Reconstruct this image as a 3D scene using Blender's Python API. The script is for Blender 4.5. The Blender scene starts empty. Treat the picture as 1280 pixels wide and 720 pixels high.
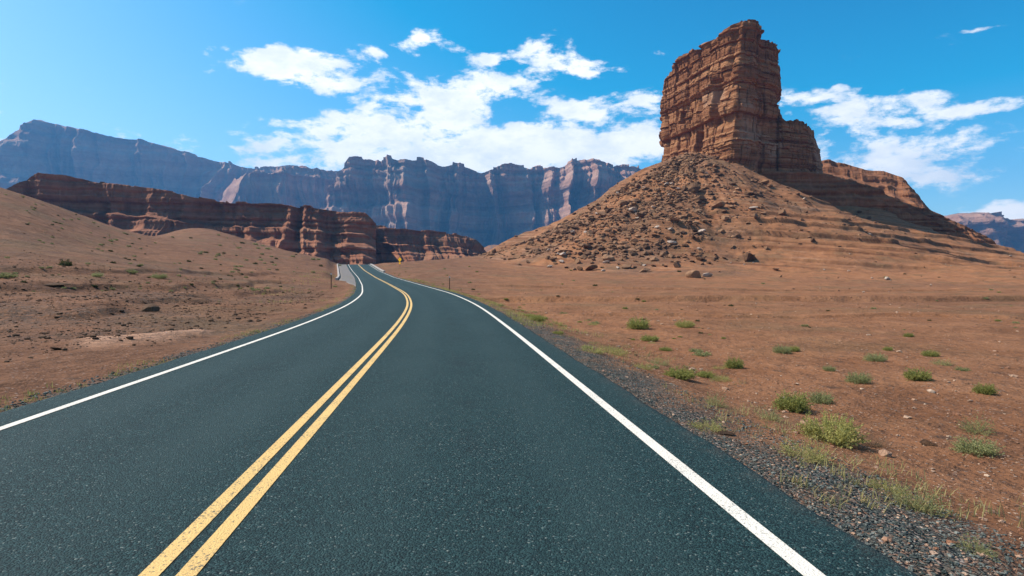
import bpy, bmesh, math, random
import numpy as np
from math import radians as R
random.seed(7); rng = np.random.default_rng(7)
S = bpy.context.scene; COL = S.collection
F, HX, HY, CH = 760.0, 640.0, 345.0, 1.62        # focal length in photo px, horizon row, camera height
AZ, EL = R(-77), R(48)                            # sun: left, a little ahead of the camera
def W(px, py, d): return ((px-HX)/F*d, d, CH+(HY-py)/F*d)
def ss(a, b, x):
    t = np.clip((np.asarray(x, float)-a)/(b-a), 0, 1); return t*t*(3-2*t)

# ------------------------------------------------------------------ noise
def _h(ix, iy, iz, s):
    n = (ix.astype(np.int64)*374761393 + iy.astype(np.int64)*668265263 + iz.astype(np.int64)*2147483647 + s*974634773) & 0xffffffff
    n = ((n ^ (n >> 13))*1274126177) & 0xffffffff
    n = ((n ^ (n >> 16))*2246822519) & 0xffffffff
    return ((n ^ (n >> 15)) & 0xffffff)/float(0xffffff)*2-1
def noise(x, y, z=0.0, s=0):
    x, y, z = np.broadcast_arrays(np.asarray(x, float), np.asarray(y, float), np.asarray(z, float))
    fx, fy, fz = np.floor(x), np.floor(y), np.floor(z)
    tx, ty, tz = x-fx, y-fy, z-fz
    tx = tx*tx*tx*(tx*(tx*6-15)+10); ty = ty*ty*ty*(ty*(ty*6-15)+10); tz = tz*tz*tz*(tz*(tz*6-15)+10)
    r = 0
    for i in (0, 1):
        for j in (0, 1):
            for k in (0, 1):
                r = r + _h(fx+i, fy+j, fz+k, s)*(tx if i else 1-tx)*(ty if j else 1-ty)*(tz if k else 1-tz)
    return r
def fbm(x, y, z=0.0, o=4, s=0, g=.5):
    a, f, r, n = 1.0, 1.0, 0, 0
    for i in range(o):
        r = r + a*noise(np.asarray(x)*f, np.asarray(y)*f, np.asarray(z)*f, s+i*17); n += a; a *= g; f *= 2.03
    return r/n
def ridged(x, y, z=0.0, o=4, s=0):
    a, f, r, n = 1.0, 1.0, 0, 0
    for i in range(o):
        r = r + a*(1-np.abs(noise(np.asarray(x)*f, np.asarray(y)*f, np.asarray(z)*f, s+i*17))*1.6); n += a; a *= .5; f *= 2.1
    return r/n
def blur(a, sig, axis):
    n = int(sig*3)+1; k = np.exp(-.5*(np.arange(-n, n+1)/sig)**2); k /= k.sum()
    p = [(0, 0)]*a.ndim; p[axis] = (n, n); b = np.pad(a, p, mode='edge')
    return np.apply_along_axis(lambda v: np.convolve(v, k, 'valid'), axis, b)

# ------------------------------------------------------------------ object helpers
def tag(o, label=None, cat=None, group=None, kind=None):
    if label: o['label'] = label
    if cat: o['category'] = cat
    if group: o['group'] = group
    if kind: o['kind'] = kind
    return o
def link(name, me, mats, parent=None):
    o = bpy.data.objects.new(name, me); COL.objects.link(o)
    for m in (mats if isinstance(mats, (list, tuple)) else [mats]): me.materials.append(m)
    if parent: o.parent = parent
    return o
def empty(name, loc):
    o = bpy.data.objects.new(name, None); COL.objects.link(o); o.location = loc; return o
def np_mesh(name, V, Fc, smooth=True, midx=None):
    V = np.asarray(V, np.float32).reshape(-1, 3); Fc = np.asarray(Fc, np.int32); k = Fc.shape[1]
    me = bpy.data.meshes.new(name)
    me.vertices.add(len(V)); me.vertices.foreach_set('co', V.ravel())
    me.loops.add(Fc.size); me.loops.foreach_set('vertex_index', Fc.ravel())
    me.polygons.add(len(Fc)); me.polygons.foreach_set('loop_start', np.arange(0, Fc.size, k, dtype=np.int32))
    try: me.polygons.foreach_set('loop_total', np.full(len(Fc), k, np.int32))
    except Exception: pass
    me.polygons.foreach_set('use_smooth', np.full(len(Fc), smooth, bool))
    if midx is not None: me.polygons.foreach_set('material_index', np.asarray(midx, np.int32))
    me.update(calc_edges=True); me.validate(); return me
def grid_faces(nu, nv, closed=False, flip=False):
    i = np.arange(nu if closed else nu-1)[:, None]; j = np.arange(nv-1)[None, :]
    a = i*nv+j; b = ((i+1) % nu)*nv+j
    f = np.stack([a, b, b+1, a+1], -1).reshape(-1, 4)
    return f[:, ::-1] if flip else f
def set_attr(me, name, A):
    at = me.attributes.new(name, 'FLOAT_COLOR', 'POINT')
    c = np.ones((len(me.vertices), 4), np.float32); c[:, :A.shape[1]] = A; at.data.foreach_set('color', c.ravel())

# ------------------------------------------------------------------ material helpers
class NT:
    def __init__(s, name, world=False):
        s.m = bpy.data.worlds.new(name) if world else bpy.data.materials.new(name)
        s.m.use_nodes = True; s.t = s.m.node_tree; s.t.nodes.clear()
    def n(s, typ, ins=None, **kw):
        nd = s.t.nodes.new(typ)
        for k, v in kw.items(): setattr(nd, k, v)
        for k, v in (ins or {}).items(): s.set(nd, k, v)
        return nd
    def set(s, nd, k, v):
        if isinstance(v, bpy.types.Node): v = v.outputs[0]
        if isinstance(v, bpy.types.NodeSocket): s.t.links.new(v, nd.inputs[k])
        else: nd.inputs[k].default_value = v
    def math(s, op, a, b=0.0, c=None, clamp=False):
        nd = s.n('ShaderNodeMath', {0: a, 1: b}, operation=op, use_clamp=clamp)
        if c is not None: s.set(nd, 2, c)
        return nd.outputs[0]
    def vm(s, op, a, b=(0, 0, 0)): return s.n('ShaderNodeVectorMath', {0: a, 1: b}, operation=op)
    def noise(s, vec, scale, detail=4, rough=.55, lac=2.0, dist=0.0):
        return s.n('ShaderNodeTexNoise', {'Vector': vec, 'Scale': scale, 'Detail': detail, 'Roughness': rough, 'Lacunarity': lac, 'Distortion': dist}).outputs[0]
    def ramp(s, fac, stops, interp='LINEAR'):
        nd = s.n('ShaderNodeValToRGB', {0: fac}); e = nd.color_ramp; e.interpolation = interp
        while len(e.elements) < len(stops): e.elements.new(.5)
        for el, (p, c) in zip(e.elements, stops):
            el.position = p; el.color = (*c, 1) if not isinstance(c, (int, float)) else (c, c, c, 1)
        return nd.outputs[0]
    def mix(s, fac, a, b, mode='MIX'):
        nd = s.n('ShaderNodeMix', data_type='RGBA', blend_type=mode)
        for k, v in ((0, fac), (6, a), (7, b)):
            if isinstance(v, tuple) and len(v) == 3: v = (*v, 1)
            s.set(nd, k, v)
        return nd.outputs[2]
    def mr(s, v, a, b, c=0.0, d=1.0, smooth=True):
        return s.n('ShaderNodeMapRange', {0: v, 1: a, 2: b, 3: c, 4: d}, interpolation_type='SMOOTHSTEP' if smooth else 'LINEAR').outputs[0]
    def bump(s, h, strength, dist, normal=None):
        nd = s.n('ShaderNodeBump', {'Height': h, 'Strength': strength, 'Distance': dist})
        if normal is not None: s.set(nd, 'Normal', normal)
        return nd.outputs[0]
    def out(s, color, rough=.9, normal=None, spec=.2, **kw):
        b = s.n('ShaderNodeBsdfPrincipled', {'Base Color': (*color, 1) if isinstance(color, tuple) and len(color) == 3 else color, 'Roughness': rough, 'Specular IOR Level': spec})
        for k, v in kw.items(): s.set(b, k, v)
        if normal is not None: s.set(b, 'Normal', normal)
        o = s.n('ShaderNodeOutputMaterial'); s.t.links.new(b.outputs[0], o.inputs[0]); return s.m
    def pos(s): return s.n('ShaderNodeNewGeometry').outputs['Position']

def strata_mat(name, cols, zfreq, warp, bump_d, nscale, patch=None, streak=0.0, grain=1.0):
    t = NT(name); p = t.pos()
    w = t.noise(p, nscale, 4); big = t.noise(p, nscale*.25, 3)
    sx = t.n('ShaderNodeSeparateXYZ', {0: p})
    z = t.math('ADD', sx.outputs[2], t.math('MULTIPLY', t.math('SUBTRACT', w, .5), warp))
    zv = t.n('ShaderNodeCombineXYZ', {0: t.math('MULTIPLY', sx.outputs[0], .015*zfreq), 1: t.math('MULTIPLY', sx.outputs[1], .015*zfreq), 2: t.math('MULTIPLY', z, zfreq)})
    band = t.noise(zv, 1.0, 5, .68)
    fine = t.noise(zv, 5.0, 2, .6)
    st = [(.28+.44*i/(len(cols)-1), c) for i, c in enumerate(cols)]
    c = t.ramp(band, st)
    c = t.mix(t.mr(fine, .62, .7, 0, .45), c, tuple(x*.35 for x in cols[0]))
    c = t.mix(t.mr(t.noise(p, nscale*4, 5, .65), .3, .75, 0, .45), c, tuple(min(1, x*1.35) for x in cols[-1]), 'MIX')
    c = t.mix(t.mr(big, .35, .65, 0, .35), c, cols[len(cols)//2])
    if patch: c = t.mix(t.mr(t.noise(p, nscale*.8, 3), .55, .68, 0, patch[1]), c, patch[0])
    if streak:
        sv = t.n('ShaderNodeCombineXYZ', {0: sx.outputs[0], 1: sx.outputs[1], 2: t.math('MULTIPLY', sx.outputs[2], .06)})
        c = t.mix(t.mr(t.noise(sv, nscale*5, 4, .6), .55, .7, 0, streak), c, tuple(x*.4 for x in cols[0]))
    hgt = t.math('ADD', t.math('MULTIPLY', band, .8), t.math('MULTIPLY', t.noise(p, nscale*8*grain, 6, .7), .9))
    hgt = t.math('ADD', hgt, t.math('MULTIPLY', fine, .35))
    return t.out(c, .95, t.bump(hgt, 1.0, bump_d), .1)

M = {}
# ground
t = NT('desert_ground'); p = t.pos(); at = t.n('ShaderNodeAttribute', attribute_name='mask')
sx = t.n('ShaderNodeSeparateColor', {0: at.outputs['Color']}); gr, orng, rub = sx.outputs[0], sx.outputs[1], sx.outputs[2]
n1 = t.noise(p, .35, 6, .62); n2 = t.noise(p, 4.0, 6, .7); n3 = t.noise(p, 28.0, 4, .7); n0 = t.noise(p, .03, 4, .6)
c = t.ramp(n1, [(.3, (.118, .054, .028)), (.5, (.175, .081, .042)), (.7, (.235, .115, .061))])
c = t.mix(t.math('MULTIPLY', orng, t.mr(n0, .3, .6, .35, 1)), c, t.ramp(n1, [(.3, (.245, .097, .038)), (.7, (.375, .165, .072))]))
c = t.mix(t.mr(n2, .52, .72, 0, .45), c, (.36, .18, .1))
c = t.mix(t.mr(n2, .46, .3, 0, .6), c, (.10, .052, .035))
c = t.mix(t.math('MULTIPLY', rub, t.mr(n2, .38, .62, 1, 0)), c, (.075, .062, .048))
c = t.mix(t.mr(t.noise(p, .12, 4), .48, .66, 0, .5), c, (.14, .088, .045))
vor = t.n('ShaderNodeTexVoronoi', {'Vector': p, 'Scale': 22.0})
peb = t.mr(t.n('ShaderNodeSeparateColor', {0: vor.outputs['Color']}).outputs[0], .82, .84)
pebc = t.math('MULTIPLY', peb, t.mr(vor.outputs['Distance'], .3, .55, 1, 0))
c = t.mix(t.math('MULTIPLY', pebc, .55), c, t.ramp(vor.outputs['Color'], [(.2, (.08, .06, .05)), (.5, (.25, .14, .1)), (.9, (.5, .4, .32))]))
gv = t.n('ShaderNodeTexVoronoi', {'Vector': p, 'Scale': 38.0})
gc = t.ramp(gv.outputs['Color'], [(.1, (.024, .034, .032)), (.4, (.055, .068, .062)), (.6, (.1, .11, .098)), (.75, (.2, .11, .07)), (.95, (.35, .3, .26))])
gfac = t.math('MULTIPLY', gr, t.mr(t.noise(p, 1.6, 5, .7), .4, .72, 1.0, .5), clamp=True)
c = t.mix(gfac, c, gc)
sa = t.n('ShaderNodeSeparateColor', {0: t.n('ShaderNodeAttribute', attribute_name='sand_and_shade').outputs['Color']})
c = t.mix(t.math('MULTIPLY', sa.outputs[2], t.mr(n2, .25, .6, .95, .45)), c, (.05, .024, .014))  # painted shade: dark brown lines at the ledge steps
c = t.mix(t.math('MULTIPLY', sa.outputs[0], t.mr(n2, .3, .6, .5, 1)), c, (.52, .29, .18))
px_ = t.n('ShaderNodeSeparateXYZ', {0: p})
zs = t.math('ADD', px_.outputs[2], t.math('MULTIPLY', px_.outputs[0], .105)); zl = t.noise(t.n('ShaderNodeCombineXYZ', {0: t.math('MULTIPLY', px_.outputs[0], .02), 1: t.math('MULTIPLY', px_.outputs[1], .02), 2: t.math('ADD', zs, t.math('MULTIPLY', n1, .7))}), .9, 5, .7)
far = t.math('MULTIPLY', orng, t.mr(px_.outputs[2], 1.5, 5, 0, 1))
c = t.mix(t.math('MULTIPLY', far, t.mr(zl, .56, .63, 0, .7)), c, (.13, .05, .024))
c = t.mix(t.math('MULTIPLY', far, t.mr(zl, .44, .36, 0, .45)), c, (.42, .24, .14))
fv = t.n('ShaderNodeTexVoronoi', {'Vector': p, 'Scale': 1.3}); fl = t.math('MULTIPLY', t.mr(t.n('ShaderNodeSeparateColor', {0: fv.outputs['Color']}).outputs[1], .6, .62), t.mr(t.math('ADD', fv.outputs['Distance'], t.math('MULTIPLY', n2, .25)), .22, .34, 1, 0))
c = t.mix(t.math('MULTIPLY', fl, .6), c, (.085, .052, .034))
hh = t.math('ADD', t.math('MULTIPLY', n2, 1.0), t.math('MULTIPLY', n3, .25))
hh = t.math('ADD', hh, t.math('MULTIPLY', pebc, .12))
hh = t.math('ADD', hh, t.math('MULTIPLY', t.math('MULTIPLY', gfac, gv.outputs['Distance']), -.5))
nb = t.bump(hh, .9, .12); nb = t.bump(n1, .8, .9, nb)
M['ground'] = t.out(c, .95, nb, .1)
# asphalt
t = NT('asphalt'); p = t.pos()
lat = t.math('ABSOLUTE', t.math('SUBTRACT', t.math('ABSOLUTE', t.n('ShaderNodeAttribute', attribute_name='lat').outputs['Fac']), 1.75))
v = t.n('ShaderNodeTexVoronoi', {'Vector': p, 'Scale': 85.0})
vc = t.n('ShaderNodeSeparateColor', {0: v.outputs['Color']}).outputs[0]
c = t.ramp(vc, [(.0, (.001, .006, .007)), (.45, (.006, .025, .025)), (.82, (.018, .054, .052)), (.975, (.04, .082, .08)), (.985, (.13, .16, .14)), (1, (.2, .22, .19))])
c = t.mix(t.mr(t.noise(p, .5, 5, .6), .35, .68, 0, .3), c, (.018, .046, .045))
c = t.mix(t.mr(t.noise(p, 7, 4, .6), .35, .6, .3, 0), c, (.008, .024, .025))
trk = t.mr(t.math('ABSOLUTE', t.math('SUBTRACT', lat, .85)), .15, .55, 1, 0)
c = t.mix(t.math('MULTIPLY', trk, t.mr(t.noise(p, .35, 4, .6), .3, .7, .1, .42)), c, (.028, .055, .053))
c = t.mix(t.math('MULTIPLY', t.mr(lat, .25, .0, 0, 1), t.mr(t.noise(p, .6, 4, .7), .45, .7, 0, .5)), c, (.008, .018, .019))
c = t.mix(t.math('MULTIPLY', t.mr(lat, 2.0, 2.4, 0, .35), t.mr(t.noise(p, 2.2, 5, .75), .42, .62)), c, (.12, .085, .06))
h = t.math('ADD', t.math('MULTIPLY', v.outputs['Distance'], -.9), t.math('MULTIPLY', t.noise(p, 60, 3, .7), .8))
M['asphalt'] = t.out(c, .8, t.bump(h, .9, .012), .22)
def paint(name, col, worn):
    t = NT(name); p = t.pos()
    v = t.n('ShaderNodeTexVoronoi', {'Vector': p, 'Scale': 85.0})
    n = t.noise(p, 45, 5, .75); k = t.mr(t.math('ADD', n, t.math('MULTIPLY', t.noise(p, 2.5, 3), .25)), .675, .76, 0, worn)
    c = t.mix(t.mr(t.noise(p, 3, 4), .3, .7, 0, .35), col, tuple(x*.78 for x in col))
    c = t.mix(k, c, (.045, .06, .055))
    h = t.math('ADD', t.math('MULTIPLY', v.outputs['Distance'], -.7), t.noise(p, 60, 3, .7))
    return t.out(c, .7, t.bump(h, .7, .008), .3)
M['white_paint'] = paint('white_road_paint', (.76, .68, .56), .75)
M['yellow_paint'] = paint('yellow_road_paint', (.72, .45, .15), 1.0)
def simple(name, col, scale, var, rough=.8, bump=.01, spec=.2):
    t = NT(name); p = t.pos(); n = t.noise(p, scale, 5, .65)
    c = t.mix(t.mr(n, .3, .7), tuple(x*(1-var) for x in col), tuple(min(1, x*(1+var)) for x in col))
    return t.out(c, rough, t.bump(n, .6, bump), spec)
M['concrete'] = simple('pale_concrete', (.36, .31, .27), 3, .2)
M['apron'] = simple('worn_concrete_apron', (.17, .145, .125), 2, .22)
M['post'] = simple('brown_post', (.1, .06, .04), 9, .3)
M['reflector'] = simple('white_reflector', (.7, .7, .66), 9, .05, .4)
M['sign'] = simple('yellow_sign_face', (.9, .46, .01), 6, .05, .5)
M['sign_black'] = simple('black_sign_marking', (.02, .02, .02), 6, .1, .6)
# rock materials
M['tower'] = strata_mat('butte_sandstone', [(.03, .0108, .005), (.12, .044, .019), (.27, .114, .05), (.43, .22, .105), (.11, .038, .016)], .42, 3.0, .9, .05, ((.42, .28, .19), .5), .5)
M['ledge'] = strata_mat('ledge_sandstone', [(.05, .017, .008), (.13, .048, .022), (.24, .098, .046), (.34, .16, .08)], .5, 2.0, .7, .05, None, .25)
M['mesa'] = strata_mat('red_mesa_rock', [(.055, .018, .009), (.135, .047, .023), (.26, .102, .052), (.37, .175, .10)], .16, 6.0, 1.5, .02, ((.16, .13, .07), .4), .4)
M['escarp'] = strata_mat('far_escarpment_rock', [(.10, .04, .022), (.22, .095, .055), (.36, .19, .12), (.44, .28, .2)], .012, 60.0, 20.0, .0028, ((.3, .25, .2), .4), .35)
def boulder_mat(name, a, b):
    t = NT(name); tc = t.n('ShaderNodeTexCoord').outputs['Object']; oi = t.n('ShaderNodeObjectInfo').outputs['Random']
    isl = t.n('ShaderNodeNewGeometry').outputs['Random Per Island']
    rnd = t.math('FRACT', t.math('ADD', oi, isl)); n = t.noise(tc, 2.2, 5, .65)
    c = t.mix(t.math('ADD', t.math('MULTIPLY', rnd, .75), t.math('MULTIPLY', t.math('SUBTRACT', n, .5), 1.0), clamp=True), a, b)
    return t.out(c, .95, t.bump(t.noise(tc, 5, 5, .7), .8, .15), .1)
M['boulder'] = boulder_mat('fallen_sandstone', (.085, .043, .024), (.40, .22, .118))
M['pale_rock'] = boulder_mat('pale_sandstone', (.4, .3, .23), (.5, .38, .29))
M['dark_rock'] = boulder_mat('dark_rock', (.075, .045, .028), (.21, .12, .07))
M['gravel'] = boulder_mat('road_gravel', (.03, .04, .036), (.23, .235, .2))
M['red_gravel'] = boulder_mat('red_gravel', (.24, .11, .06), (.55, .4, .28))
def leaf(name, a, b):
    t = NT(name); isl = t.n('ShaderNodeNewGeometry').outputs['Random Per Island']
    oi = t.n('ShaderNodeObjectInfo').outputs['Random']
    c = t.mix(isl, a, b); c = t.mix(t.math('MULTIPLY', oi, .35), c, tuple(x*.6 for x in a))
    d = t.n('ShaderNodeBsdfDiffuse', {0: c}); tr = t.n('ShaderNodeBsdfTranslucent', {0: c})
    mx = t.n('ShaderNodeMixShader', {0: .4, 1: d.outputs[0], 2: tr.outputs[0]})
    o = t.n('ShaderNodeOutputMaterial'); t.t.links.new(mx.outputs[0], o.inputs[0]); return t.m
M['leaf_green'] = leaf('green_leaves', (.2, .205, .05), (.44, .42, .14))
M['leaf_yellow'] = leaf('yellow_green_leaves', (.28, .26, .07), (.55, .5, .18))
M['leaf_grey'] = leaf('grey_green_leaves', (.22, .225, .085), (.42, .41, .19))
M['leaf_pale'] = leaf('pale_grass', (.3, .25, .1), (.52, .45, .2))
M['leaf_dark'] = leaf('dark_olive_leaves', (.035, .045, .018), (.1, .11, .04))
M['twig'] = leaf('dry_twigs', (.13, .085, .05), (.27, .19, .12))

# ------------------------------------------------------------------ road profile
_rd = np.array([-60, -20, 0, 20, 32, 46, 71, 115, 160, 200, 215, 240, 300, 400, 600], float)
_rz = np.array([0, 0, 0, 0, .1, .27, .58, 1.35, 3.05, 5.3, 5.75, 5.2, 2.0, .5, .5])
_rx = np.array([4.86, .62, -1.5, -3.68, -5.3, -8.0, -14.2, -25.8, -38.8, -50.5, -54.5, -60, -66, -60, -40])
_q = np.arange(-60, 600.01, .5)
RZ = blur(np.interp(_q, _rd, _rz), 7, 0); RX = blur(np.interp(_q, _rd, _rx), 9, 0)
def road_x(y): return np.interp(y, _q, RX)
def road_z(y): return np.interp(y, _q, RZ)
RH = np.gradient(RX, _q)
def road_off(x, y): return (x-road_x(y))/np.sqrt(1+np.interp(y, _q, RH)**2)
HL, HR, MARG = 3.2, 3.47, .58

# ------------------------------------------------------------------ terrain
# base columns: photo column -> [(depth, photo row)] of the ground there
COLS = {
 -500: [(3, 900), (8, 480), (20, 395), (40, 330), (70, 280), (120, 225), (200, 235), (300, 300), (800, 330)],
 -100: [(3, 900), (8, 497), (20, 400), (37, 345), (60, 292), (90, 243), (120, 215), (150, 222), (220, 270), (320, 318), (800, 335)],
 0:   [(3, 850), (7, 519), (20, 402), (36, 354), (60, 305), (90, 260), (120, 233), (150, 240), (220, 285), (320, 325), (800, 338)],
 60:  [(3, 800), (8, 500), (20, 404), (38, 356), (70, 306), (105, 270), (135, 251), (165, 260), (230, 300), (320, 328), (800, 340)],
 120: [(3, 800), (9, 484), (20, 405), (40, 359), (80, 313), (120, 289), (155, 275), (185, 286), (240, 308), (320, 328), (800, 340)],
 180: [(3, 800), (12, 448), (20, 407), (40, 364), (80, 326), (120, 308), (175, 294), (200, 298), (250, 307), (330, 325), (800, 340)],
 215: [(3, 800), (12, 449), (20, 409), (40, 367), (80, 331), (120, 313), (180, 297), (225, 286), (270, 300), (340, 322), (800, 340)],
 245: [(3, 800), (12, 450), (20, 410), (40, 370), (80, 336), (120, 318), (180, 298), (230, 277), (270, 292), (340, 322), (800, 340)],
 275: [(3, 800), (14, 436), (20, 411), (40, 373), (80, 339), (120, 322), (180, 303), (230, 284), (270, 297), (340, 322), (800, 340)],
 300: [(3, 800), (16, 425), (24, 400), (40, 376), (80, 343), (120, 326), (180, 309), (230, 296), (270, 306), (340, 325), (800, 340)],
 360: [(3, 800), (20, 409), (40, 377), (60, 361), (100, 341), (150, 326), (220, 312), (260, 320), (340, 330), (800, 341)],
 400: [(3, 800), (20, 409), (46, 372), (70, 358), (100, 345), (150, 333), (210, 322), (260, 329), (340, 335), (800, 341)],
 430: [(3, 800), (20, 409), (46, 372), (70, 359), (100, 350), (150, 338), (205, 329), (260, 333), (340, 337), (800, 341)],
 470: [(3, 800), (20, 410), (46, 371), (70, 358), (115, 348), (160, 338), (205, 329.5), (260, 335), (340, 338), (800, 342)],
 520: [(3, 850), (15, 455), (30, 402), (46, 376), (70, 362), (100, 352), (150, 339), (215, 326), (240, 325), (300, 331), (800, 341)],
 600: [(3, 850), (15, 458), (30, 402), (60, 373), (120, 350), (200, 330), (260, 321), (300, 325), (500, 335), (800, 341)],
 700: [(3, 870), (10, 516), (30, 402), (58, 374), (63, 371), (120, 354), (180, 342), (260, 330), (400, 332), (800, 341)],
 900: [(3, 870), (10, 516), (30, 402), (55, 376), (60, 372), (120, 355), (190, 342), (260, 333), (400, 338), (800, 342)],
 1280: [(3, 870), (10, 514), (30, 402), (54, 377), (60, 373), (120, 357), (190, 345), (260, 338), (400, 340), (800, 342)],
 1800: [(3, 870), (10, 514), (30, 402), (54, 377), (60, 373), (120, 357), (190, 347), (260, 342), (400, 342), (800, 343)],
}
_pxs = np.array(sorted(COLS), float); _ld = np.linspace(math.log(2), math.log(900), 420)
_tab = []
for k in sorted(COLS):
    ds = np.array([a for a, b in COLS[k]], float); zs = np.array([CH+(HY-b)/F*a for a, b in COLS[k]])
    _tab.append(np.interp(_ld, np.log(ds), zs))
_tab = np.array(_tab); _pg = np.arange(-500, 1801, 10.0)
TAB = np.array([np.interp(_pg, _pxs, _tab[:, j]) for j in range(len(_ld))]).T
TAB = blur(blur(TAB, 2.2, 0), 3.0, 1)
def base_h(X, Y):
    r = np.hypot(X, Y)+1e-6; a = np.arctan2(X, Y); lim = math.atan(1160/F)
    ac = np.clip(a, -lim, lim); px = HX+F*np.tan(ac); d = np.maximum(r*np.cos(ac), 2.01)
    i = np.clip((px+500)/10, 0, len(_pg)-1.001); j = np.clip((np.log(np.minimum(d, 899))-_ld[0])/(_ld[1]-_ld[0]), 0, len(_ld)-1.001)
    i0, j0 = i.astype(int), j.astype(int); fi, fj = i-i0, j-j0
    z = TAB[i0, j0]*(1-fi)*(1-fj)+TAB[i0+1, j0]*fi*(1-fj)+TAB[i0, j0+1]*(1-fi)*fj+TAB[i0+1, j0+1]*fi*fj
    z = z*(1-ss(700, 1000, d)) + 2.0*ss(700, 1000, d)
    back = ss(R(75), R(105), np.abs(a)); z = z*(1-back)-.5*back
    z = z + 96*np.exp(-(((px-655)/75)**2))*np.exp(-(((d-1300)/260)**2))*(.8+.45*ridged(X/130, Y/130, 0, 3, 55)-.1)      # pale low hill far up the valley
    return z, px, d
PD = np.array([0, 10, 24, 44, 64, 84, 104, 118, 132, 160, 400]); PZ = np.array([63, 60, 53.5, 40.5, 28.5, 19.3, 11.0, 6.0, 3.0, 0, -30.0])
_rg = [(863, 303, 190), (885, 300, 196), (950, 302, 222), (1020, 300, 250), (1100, 290, 268), (1190, 280, 294), (1280, 268, 322), (1400, 255, 338)]
_rp = np.array([W(a, c, b) for a, b, c in _rg]); RP = []
for a, b in zip(_rp[:-1], _rp[1:]):
    for k in range(10): RP.append(a+(b-a)*k/10)
RP = np.array(RP); RD0 = np.interp(-RP[:, 2], -PZ, PD)
def hill_h(X, Y):
    D = np.full(np.shape(X), 1e9)
    wob = 8*fbm(np.asarray(X)/28, np.asarray(Y)/28, 0, 3, 5)
    for (a, b, _), d0 in zip(RP, RD0): D = np.minimum(D, d0+np.hypot(X-a, Y-b))
    D = D+wob*np.clip((D-12)/40, 0, 1)
    return np.interp(D, PD, PZ)
def ledge_step(u, lev, w): return ss(lev-w, lev+w, u)
LEDGE_SHADE = [None]
def terrain(X, Y, detail=True):
    X = np.asarray(X, float); Y = np.asarray(Y, float)
    zb, px, d = base_h(X, Y); zh = np.full(X.shape, -40.0)
    m = (Y > 100) & (Y < 560) & (X > -150) & (X < 420)
    if m.any(): zh[m] = hill_h(X[m], Y[m])
    k = 3.0; hm = np.clip(.5+.5*(zh-zb)/k, 0, 1); z = zb*(1-hm)+zh*hm+k*hm*(1-hm)
    right = ss(560, 640, px)*ss(4, 20, d)
    # broken sandstone benches on the butte's apron (dip to the right)
    band = np.zeros(X.shape)  # mask for dark lines painted along ledge steps to deepen their shade
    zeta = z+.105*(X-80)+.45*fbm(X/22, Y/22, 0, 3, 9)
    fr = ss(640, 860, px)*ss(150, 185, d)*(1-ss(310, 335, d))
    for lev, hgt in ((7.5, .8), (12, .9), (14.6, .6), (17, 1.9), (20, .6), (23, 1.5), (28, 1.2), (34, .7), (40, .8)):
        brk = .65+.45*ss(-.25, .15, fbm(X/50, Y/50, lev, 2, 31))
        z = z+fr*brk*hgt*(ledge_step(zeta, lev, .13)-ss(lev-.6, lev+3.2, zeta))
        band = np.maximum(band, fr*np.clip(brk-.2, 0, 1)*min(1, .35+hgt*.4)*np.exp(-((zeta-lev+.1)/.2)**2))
    # low wash bank across the flat
    uu = d+4*fbm(X/18, 0*X, 0, 3, 12)
    z = z+right*(.6*(ledge_step(uu, 57, .6)-ss(47, 67, uu)) + .16*(ledge_step(uu, 33, .3)-ss(28, 38, uu)) + .35*(ledge_step(uu, 88, .5)-ss(78, 98, uu)))
    band = np.maximum(band, right*ss(-.15, .25, fbm(X/9, Y/9, 0, 3, 71))*(.8*np.exp(-((uu-56.8)/.5)**2)+.45*np.exp(-((uu-87.8)/.7)**2)+.4*np.exp(-((uu-33)/.22)**2)))  # shade lines painted along the wash bank steps
    # left bank: dark broken bench
    lf = 1-ss(330, 400, px)
    vv = z+.35*fbm(X/6, Y/6, 0, 3, 21)
    z = z+.16*np.exp(-((d-np.interp(px, [60, 130, 200, 265], [13.6, 14.6, 16.2, 18.0]))/.7)**2)*ss(40, 120, px)*(1-ss(245, 275, px))
    z = z+lf*ss(14, 22, d)*(.45*(ledge_step(vv, .95, .06)-ss(.5, 1.4, vv))+.3*(ledge_step(vv, .35, .05)-ss(0, .7, vv))+.4*(ledge_step(vv, 2.0, .08)-ss(1.5, 2.5, vv)))
    for lev in (.35, .95, 2.0): band = np.maximum(band, .9*lf*ss(14, 22, d)*ss(.0, .3, fbm(X/5, Y/5, lev, 3, 72))*np.exp(-((vv-lev)/.07)**2))  # painted shade lines at the bench steps
    LEDGE_SHADE[0] = band
    if detail:
        r = np.hypot(X, Y)
        z = z+.05*fbm(X/1.3, Y/1.3, 0, 4, 1)*ss(2, 6, r)
        z = z+.22*fbm(X/8, Y/8, 0, 4, 2)*ss(10, 40, r)
        z = z+1.3*fbm(X/45, Y/45, 0, 4, 3)*ss(60, 200, r)
        th_ = np.arctan2(X-88, 303-Y); dd_ = np.hypot(X-88, Y-303)
        ch = noise(th_*7+.4*fbm(dd_/20, th_*3, 0, 2, 62), dd_/90, 0, 61)
        z = z+hm*(1.7*ch+.9*fbm(th_*18, dd_/40, 0, 3, 63))*ss(8, 30, dd_)*(1-ss(85, 115, dd_))*(1-ss(900, 980, px))
        gl = ridged(X/30, Y/30, 0, 4, 4)
        z = z-hm*.9*np.clip(gl-.45, 0, 1)*ss(0, 30, zh)
        z = z+hm*.35*fbm(X/3.5, Y/3.5, 0, 3, 6)
        z = z+(1-hm)*lf*.10*fbm(X/2.2, Y/2.2, 0, 3, 8)*ss(10, 25, d)*(1-ss(100, 160, d))
        z = z+14*fbm(X/300, Y/300, 0, 3, 7)*ss(500, 1200, r)*(1-ss(2000, 2600, r))
    off = road_off(X, Y); zr = road_z(Y)
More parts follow.
